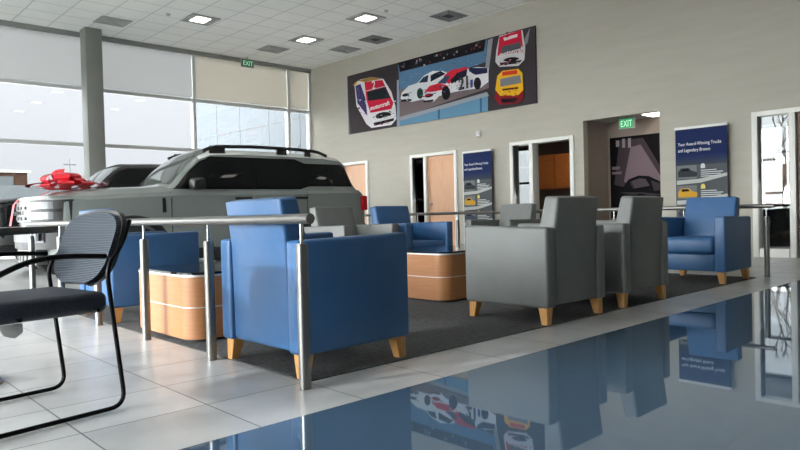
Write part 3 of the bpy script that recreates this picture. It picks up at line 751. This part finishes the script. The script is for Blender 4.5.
# red ribbon bow on the bonnet of the first car
def bow():
    t = empty('ribbon_bow', (0, 0, 0), 0); tag(t, 'large red ribbon bow lying on the bonnet of the grey-green car', 'bow')
    t.parent = None
    random.seed(11)
    Mx = Matrix.Translation(near0+off) @ Matrix.Rotation(th, 4, 'Z')
    base = Vector((.34, .02, 1.19))
    def ribbon(name, pts, w, side):
        bm = new_bm(); rows = []
        for p, wd in pts: rows.append([Mx @ (Vector(p)+Vector(wd)*w*k) for k in (-1, -.5, 0, .5, 1)])
        grid(bm, rows); bmesh.ops.solidify(bm, geom=bm.faces[:], thickness=.006); return obj(name, bm, M['red'], t)
    k = 0
    for ring_, n, L, hgt in ((0, 10, .42, .09), (1, 8, .30, .13), (2, 6, .18, .14)):
        for i in range(n):
            a = 2*PI*i/n+ring_*.4+random.uniform(-.15, .15); L_ = L*random.uniform(.8, 1.1); hh = hgt*random.uniform(.8, 1.35); d = Vector((math.cos(a)*.9, math.sin(a)*1.5, 0)); sd_ = Vector((-math.sin(a), math.cos(a), 0)).normalized()
            pts = []
            for j in range(13):
                u = j/12*PI; z = hh*(.5-.5*math.cos(u))+ring_*.04
                ww = sd_*(.25+.75*math.sin(u))
                rr = L_*math.sin(u)
                pts.append((base+d*(.03+rr)+Vector((0, 0, .012+z)), ww))
            ribbon('loop', pts, random.uniform(.07, .1), sd_)
    # tails: one falls over the front of the grille
    def tail(y0, L):
        pts = []
        for j in range(12):
            u = j/11; x = .6-u*.78; pts.append(((x, y0, top_pt(SUV, max(.02, x), y0)+.03 if x > .02 else 1.09), (0, 1, 0)))
        for j in range(1, 6): pts.append(((-.225-.01*j, y0+.01*j, 1.08-.065*j), (0, 1, 0)))
        ribbon('tail', pts, .085, None)
    tail(.12, 1)
    bm = new_bm(); 
    r = bmesh.ops.create_uvsphere(bm, u_segments=14, v_segments=8, radius=.06)
    xform(r['verts'], Mx @ (base+Vector((0, 0, .15)))); obj('knot', bm, M['red'], t)
bow()

# ------------------------------------------------------------------ pictures on the wall
camloc = Vector((0, 0, H))
def wall_pt(px, py, X):
    d = RR*((px-400)/FPX)-UU*((py-225)/FPX)+F; k = X/d.x; return (d.y*k, H+d.z*k)
PC = {}
def pc(r, g_, b):
    k = (r, g_, b)
    if k not in PC: PC[k] = mat('print_%d_%d_%d' % k, srgb(r, g_, b), .8, spec=.12)
    return PC[k]
def picture(name, X, corners, cells, label, cat, thick=.03, face=-1, edge=None):
    """flat printed panel on a wall facing -x; cells are printed colour areas (outline in wall metres y,z)"""
    t = empty(name, (X, 0, 0)); tag(t, label, cat)
    return t
def printed(parent, name, polys, X0, step=.0008):
    bm = new_bm(); mats = []
    for i, (col, pts) in enumerate(polys):
        m = pc(*col)
        if m not in mats: mats.append(m)
        x = X0-.001-step*i
        f = bm.faces.new([bm.verts.new((x, y, z)) for y, z in pts]); f.material_index = mats.index(m)
    me = bpy.data.meshes.new(name); bm.to_mesh(me); bm.free()
    for m in mats: me.materials.append(m)
    o = bpy.data.objects.new(name, me); COL.objects.link(o); o.parent = parent; return o
# race car mural: outlines measured in the wall plane
XM = X1-.035
t = tag(empty('wall_mural', (0, 0, 0)), 'wide mural of stock cars racing, high on the right wall', 'mural')
yl, yr, zt, zb = 16.98*.79, 9.56*.79, 5.565*.79, 3.63*.79
yl, yr, zt, zb = 13.42, 7.56, 4.39, 2.885
bobj('panel', M['black'], t, XM, X1, yr, yl, zb, zt)
def mp(px, py):   # mural outlines, traced in image coordinates of the print and clipped to the panel
    y, z = wall_pt(px, py, XM); return (min(max(y, yr), yl), min(max(z, zb), zt))
def Q(col, *p): return (col, [mp(*q) for q in p])
P = [Q((62, 56, 60), (348, 76), (536, 25), (538, 104), (350, 134)),
     # centre picture: stands, blue wall, track
     Q((88, 124, 156), (398, 64), (487, 38), (486, 62), (400, 92)),
     Q((34, 30, 36), (398, 63), (486, 38), (484, 51), (400, 72)),
     Q((120, 106, 108), (399, 90), (488, 66), (489, 88), (399, 118)),
     Q((150, 156, 164), (400, 117), (487, 92), (489, 96), (400, 122)),
     Q((98, 140, 168), (400, 121), (488, 96), (488, 112), (400, 126)),
     Q((64, 96, 128), (438, 110), (440, 109), (440, 120), (438, 121)), Q((64, 96, 128), (480, 98), (482, 98), (482, 114), (480, 114)),
     Q((150, 160, 180), (397, 80), (399, 80), (400, 126), (397, 127)),
     Q((150, 150, 156), (488, 40), (493, 38), (489, 70), (485, 72)),
     Q((140, 140, 146), (525, 38), (530, 28), (528, 42), (524, 48))]
random.seed(4)
for k in range(46):   # spectators in the stand
    x = random.uniform(400, 482); y0 = 63-(x-398)*.285+random.uniform(0, 8)+1
    c_ = random.choice([(120, 60, 60), (90, 110, 130), (60, 60, 70), (170, 160, 150), (20, 20, 24)]); w_ = random.uniform(.8, 2)
    P.append(Q(c_, (x, y0), (x+w_, y0-.4), (x+w_, y0+1.6), (x, y0+2)))
def ell(cx, cy_, rx, ry, col, n=12, sh=0): return Q(col, *[(cx+rx*math.cos(2*PI*i/n), cy_+ry*math.sin(2*PI*i/n)+sh*rx*math.cos(2*PI*i/n)) for i in range(n)])
# white car behind and red/white number car in the centre
P += [Q((222, 226, 230), (401, 99), (402, 93), (409, 86), (418, 83), (424, 76), (433, 71), (446, 71), (452, 80), (446, 90), (430, 98), (412, 102)),
      Q((40, 52, 76), (419, 83), (424, 77), (429, 75), (428, 82)), Q((30, 34, 48), (431, 75), (441, 71), (446, 74), (431, 82)),
      ell(420.5, 93.5, 3.2, 5.5, (30, 60, 50)), ell(406, 95, 3.5, 1.6, (24, 26, 30), sh=-.2), Q((30, 30, 34), (402, 100), (412, 99), (412, 101), (402, 102)),
      Q((228, 228, 232), (424, 100), (425, 93), (430, 86), (440, 84), (450, 76), (462, 70), (478, 67), (489, 68), (489, 82), (481, 88), (455, 92), (440, 96), (434, 102)),
      Q((205, 40, 60), (425, 92), (430, 86), (440, 83), (449, 86), (443, 90), (432, 92)), Q((205, 40, 60), (444, 76), (452, 70), (466, 67), (470, 68), (458, 75), (450, 84), (445, 82)),
      Q((60, 76, 100), (438, 83), (446, 76), (451, 76), (446, 84)), Q((34, 36, 52), (451, 80), (458, 73), (468, 69), (467, 76), (452, 84)),
      Q((40, 44, 80), (469, 68), (488, 68), (488, 73), (476, 75), (470, 72)),
      ell(446.5, 93, 4.4, 7, (28, 26, 32)), ell(478, 83.5, 3.8, 6.2, (28, 26, 32)), ell(429.5, 95.5, 4.4, 2, (24, 24, 28), sh=-.15), Q((30, 30, 34), (424, 101), (434, 99.5), (434, 101.5), (424, 102.6)),
      Q((60, 80, 150), (471, 80), (473.5, 79.5), (473.5, 87), (471, 87.5))]
# left car (seen from the front, number on its roof)
P += [Q((225, 222, 226), (355, 84), (360, 80), (372, 77), (384, 79), (392, 92), (396, 106), (397, 119), (392, 125), (372, 128), (367, 124), (357, 106)),
      Q((70, 60, 110), (356, 86), (361, 84), (366, 98), (368, 116), (358, 103)),
      Q((196, 34, 62), (365, 82), (383, 80), (394, 103), (392, 109), (371, 113), (367, 100)),
      Q((30, 40, 44), (368, 92), (386, 87), (391, 98), (369, 101)),
      Q((150, 120, 60), (358, 81), (372, 77), (383, 79), (365, 82)),
      
      ell(384, 115.5, 8, 3.4, (26, 28, 32), sh=-.12), Q((30, 30, 34), (374, 123), (395, 118), (394, 121), (375, 126))]
# right hand cars, red above and yellow below
P += [Q((215, 212, 216), (500, 36), (523, 30), (526, 48), (525, 60), (519, 66), (500, 67), (496, 62), (497, 50)),
      Q((196, 34, 60), (500, 37), (522, 30), (524, 52), (498, 56)), Q((90, 90, 98), (502, 47), (521, 42), (522, 50), (501, 54)),
      Q((240, 220, 226), (504, 38), (518, 34), (518, 37), (505, 41)), 
      ell(512, 59.5, 7.5, 2.2, (24, 24, 30), sh=-.1), Q((36, 34, 38), (500, 63), (523, 60), (520, 63.5), (502, 65.5)),
      Q((130, 24, 36), (497, 90), (524, 88), (524, 98), (519, 103), (500, 105), (495, 98)),
      Q((232, 178, 40), (498, 76), (503, 71), (519, 69), (523, 73), (524, 90), (519, 95), (501, 96), (496, 90)),
      Q((120, 122, 130), (501, 79), (521, 75), (522, 83), (501, 87)), Q((200, 60, 40), (503, 72), (518, 70), (518, 74), (503, 76)),
      Q((70, 50, 30), (503, 89), (519, 87), (519, 89), (503, 91)), Q((30, 22, 28), (501, 99), (519, 98), (516, 102), (503, 103))]
# small sponsor decals and panel lines over the cars
random.seed(21)
for (x0_, x1_, ya_, yb_, sl, n, cols) in ((372, 395, 113, 124, -.2, 22, [(40, 44, 60), (170, 160, 165), (196, 60, 70), (90, 100, 120)]), (357, 367, 90, 116, 1.0, 16, [(225, 222, 226), (60, 60, 90), (150, 60, 80)]),
        (432, 486, 82, 90, -.22, 34, [(60, 70, 110), (180, 60, 70), (140, 150, 160), (40, 40, 50)]), (404, 428, 90, 99, -.25, 18, [(150, 160, 170), (90, 100, 110), (60, 70, 90)]),
        (500, 522, 59, 65, -.12, 16, [(40, 44, 60), (180, 175, 180), (196, 60, 70)]), (500, 521, 89, 97, -.06, 20, [(120, 70, 30), (200, 60, 40), (250, 210, 80)]),
        (385, 396, 96, 118, .6, 10, [(235, 232, 236), (60, 60, 80)]), (400, 486, 66, 74, -.285, 26, [(120, 150, 176), (70, 106, 138)])):
    for _ in range(n):
        x = random.uniform(x0_, x1_); y = random.uniform(ya_, yb_)+(x-(x0_+x1_)/2)*sl*(.9 if abs(sl) < .5 else .25); w_ = random.uniform(.7, 2.4); h_ = random.uniform(.4, 1.1)
        P.append(Q(random.choice(cols), (x, y), (x+w_, y-.2*w_), (x+w_, y-.2*w_+h_), (x, y+h_)))
P += [Q((20, 24, 28), (369, 93), (369.6, 92.8), (371, 100.5), (370.2, 100.6)), Q((200, 200, 205), (366, 91.5), (387, 86.2), (387, 86.9), (366, 92.2)),
      Q((20, 22, 30), (458.5, 73), (459.3, 72.8), (458, 83), (457, 83.2)), Q((225, 225, 228), (438, 83.5), (446, 75.6), (446.8, 75.6), (439, 83.6)),
      Q((230, 170, 40), (355, 86), (357, 83), (360, 81), (358, 85)), Q((196, 34, 60), (424.5, 96.5), (434, 94), (434, 95), (424.5, 97.5)),
      Q((235, 235, 238), (375, 120.5), (393, 116), (393, 117), (375, 121.6)), Q((60, 58, 62), (540, 60), (541, 60), (541, 61), (540, 61))]
printed(t, 'race_print', P, XM, .00025)
y0, z0 = wall_pt(459, 90, XM-.05); text('number', '21', mat('number_ink', srgb(30, 30, 44), .5), t, (XM-.06, y0, z0), .36, (0, -1, .03), (0, 0, 1), width=.27, bold=.035)
y0, z0 = wall_pt(372, 90, XM-.05); text('number', '2', M['white'], t, (XM-.06, y0, z0), .3, (0, -1, .1), (0, 0, 1))
for (px, py, wd, sl) in ((370.5, 110.5, .72, .06), (500, 57.6, .60, .02)):
    y0, z0 = wall_pt(px, py, XM-.05); text('lettering', 'motorcraft', M['white'], t, (XM-.06, y0, z0), .15, (0, -1, sl), (0, 0, 1), width=wd, bold=.02)
ink = mat('blue_ink', srgb(60, 70, 130), .5)
y0, z0 = wall_pt(357.5, 101, XM-.05); text('number', '21', ink, t, (XM-.06, y0, z0), .5, (0, -1, -.5), (0, 0, 1), width=.22)
y0, z0 = wall_pt(470, 75.5, XM-.05); text('number', '2', M['white'], t, (XM-.06, y0, z0), .1, (0, -1, .1), (0, 0, 1))
y0, z0 = wall_pt(506, 38, XM-.05); text('number', '2', M['redlamp'], t, (XM-.06, y0, z0), .16, (0, -1, .1), (0, 0, 1))

# alarm horn
bm = new_bm(); box(bm, X1-.05, X1, 9.0, 9.1, 2.38, 2.5, .01); cyl(bm, (X1-.08, 9.05, 2.44), (X1-.05, 9.05, 2.44), .03, n=12)
tag(obj('alarm_horn', bm, M['white']), 'small white alarm horn on the wall under the mural', 'alarm')

# information banners
def banner(y0, z0, w, h, label, pale):
    t = tag(empty('display_banner', (X1-.10, y0+w, z0)), label, 'banner', 'blue printed display banners')
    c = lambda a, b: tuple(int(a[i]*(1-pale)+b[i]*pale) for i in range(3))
    bobj('panel', M['black'], t, 0, .02, -w, 0, 0, h)
    top = bm = new_bm(); box(bm, -.01, .03, -w-.01, .01, h-.02, h+.02, .004); obj('top_bar', bm, M['white'], t)
    if pale: bobj('side_edge', M['silver_line'], t, -.004, .024, -.004, .012, 0, h)
    def R(col, a, b, z_, zz): return (col, [(-a*w, z_*h), (-b*w, z_*h), (-b*w, zz*h), (-a*w, zz*h)])
    navy, grey, pal = (34, 46, 88), (88, 92, 96), (186, 188, 186)
    L = [R(navy, 0, 1, .70, .985), R(grey, 0, 1, 0, .70)]
    for k in range(6): L.append(R((38+5*k, 50+4*k, 92-2*k), 0, 1, .78-.014*k-.014, .78-.014*k))
    for k, (colr, colb) in enumerate((((60, 64, 70), (210, 212, 214)), ((206, 158, 60), (220, 205, 120)), ((70, 78, 92), (222, 205, 140)), ((90, 80, 70), (230, 230, 230)))):
        zz = .70-.165*k
        L.append((pal, [(-.02*w, (zz-.125)*h), (-.45*w, (zz-.12)*h), (-w, (zz-.08)*h), (-w, (zz-.105)*h), (-.5*w, (zz-.15)*h), (-.02*w, (zz-.16)*h)]))
        L.append(R((120, 124, 126), .03, .42, zz-.115, zz-.005))
        L.append((colr, [(-.05*w, (zz-.10)*h), (-.42*w, (zz-.10)*h), (-.43*w, (zz-.065)*h), (-.32*w, (zz-.05)*h), (-.26*w, (zz-.025)*h), (-.10*w, (zz-.028)*h), (-.045*w, (zz-.06)*h)]))
        L.append(((28, 30, 34), [(-.12*w, (zz-.052)*h), (-.28*w, (zz-.052)*h), (-.25*w, (zz-.033)*h), (-.13*w, (zz-.034)*h)]))
        L.append((colb, [(-.5*w, (zz-.035)*h), (-.585*w, (zz-.035)*h), (-.585*w, (zz-.01)*h), (-.56*w, (zz+.003)*h), (-.525*w, (zz+.003)*h), (-.5*w, (zz-.01)*h)]))
        for q in range(4): L.append(R((205, 207, 208), .5, .5+(.3, .42, .38, .33)[q], zz-.055-.016*q, zz-.048-.016*q))
    printed(t, 'print', L, 0, .0005)
    text('lettering', 'Your Award-Winning Trucks', M['white'], t, (-.016, -.06*w, .855*h), .075*w/.8, (0, -1, 0), (0, 0, 1), .001, width=.84*w)
    text('lettering', 'and Legendary Bronco', M['white'], t, (-.016, -.06*w, .805*h), .075*w/.8, (0, -1, 0), (0, 0, 1), .001, width=.63*w)
    bobj('base', M['steel'], t, -.08, .085, -w, 0, -z0, 0, bev=.01)
banner(4.0, .08, .81, 1.985, 'dark blue display banner on the wall right of the corridor opening', 0)
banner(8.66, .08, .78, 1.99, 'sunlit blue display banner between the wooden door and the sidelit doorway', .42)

# corridor poster
t = tag(empty('corridor_poster', (11.78, 5.4, 0)), 'large dark poster of a sports car in spotlights on the corridor wall', 'poster')
bobj('panel', M['black'], t, 0, .018, -.25, 1.18, .3, 2.16)
def C(col, *p): return (col, list(p))
printed(t, 'print', [C((22, 19, 22), (-.25, .3), (1.18, .3), (1.18, 2.16), (-.25, 2.16)),
    C((70, 60, 66), (.98, 2.1), (.50, 2.1), (.0, 1.25), (.55, 1.1), (1.1, 1.25)), C((124, 108, 114), (.75, 1.95), (.55, 1.98), (.12, 1.28), (.55, 1.15), (.9, 1.3)), C((50, 44, 48), (.1, 2.1), (-.05, 2.1), (-.25, 1.4), (-.25, 1.2)),
    C((150, 140, 144), (1.05, 2.1), (.98, 2.1), (.98, 1.98), (1.05, 1.98)), C((150, 140, 144), (.92, 2.12), (.86, 2.12), (.86, 1.95), (.92, 1.95)), C((150, 140, 144), (.8, 2.12), (.74, 2.12), (.74, 1.94), (.8, 1.94)),
    C((120, 108, 112), (1.14, 1.6), (.98, 1.6), (.98, 1.54), (1.14, 1.54)), C((120, 108, 112), (1.14, 1.5), (.94, 1.5), (.94, 1.45), (1.14, 1.45)),
    C((24, 22, 26), (1.1, .75), (1.1, 1.0), (.95, 1.15), (.8, 1.34), (.6, 1.4), (.4, 1.38), (.2, 1.28), (.0, 1.12), (-.2, 1.02), (-.25, .75)),
    C((84, 76, 82), (.74, 1.3), (.58, 1.35), (.46, 1.33), (.38, 1.2), (.68, 1.16)), C((56, 50, 56), (.74, 1.3), (.78, 1.28), (.72, 1.16), (.68, 1.16)), C((66, 60, 66), (.36, 1.3), (.2, 1.24), (.06, 1.12), (.3, 1.1)),
    C((66, 60, 66), (.98, 1.1), (.5, 1.08), (.0, 1.0), (.3, 1.02), (.8, 1.05)), C((120, 112, 118), (.9, 1.0), (.72, .98), (.72, .95), (.9, .97)), C((110, 104, 110), (.2, .95), (.0, .93), (.0, .9), (.2, .92)), C((8, 8, 8), (.68, 1.0), (.6, 1.06), (.48, 1.04), (.42, .95), (.45, .82), (.62, .82))], 0)
exit_sign((11.25, 5.94, 2.44), -PI/2+PI*0, 'green EXIT sign hanging in the corridor opening', .3, .21, lit=True, drop=.015)
bobj('panel', M['light'], tag(empty('ceiling_light', (11.4, 5.42, 2.46)), 'lit ceiling panel inside the corridor opening', 'ceiling light'), -.2, .2, -.2, .2, -.02, -.001)
# office furniture glimpsed behind the doors
t = tag(empty('wall_cabinet', (13.45, 8.95, 1.3)), 'orange wooden wall cabinet glimpsed through the open doorway', 'cabinet')
bobj('body', M['orange'], t, 0, .52, -.55, .6, 0, .82); 
for a, b in ((-.54, -.01), (.01, .59)): d = bobj('door', M['orange'], t, -.02, 0, a, b, .03, .8, bev=.004)
t = tag(empty('office_desk', (13.3, 8.9, 0)), 'brown desk glimpsed below the orange cabinet', 'desk')
bobj('worktop', M['darkwood'], t, -.3, .6, -.9, .55, .70, .74); bobj('side_panel', M['darkwood'], t, -.25, .6, -.9, -.86, 0, .70); bobj('side_panel', M['darkwood'], t, -.25, .6, .51, .55, 0, .70)
bpy.context.view_layer.update()
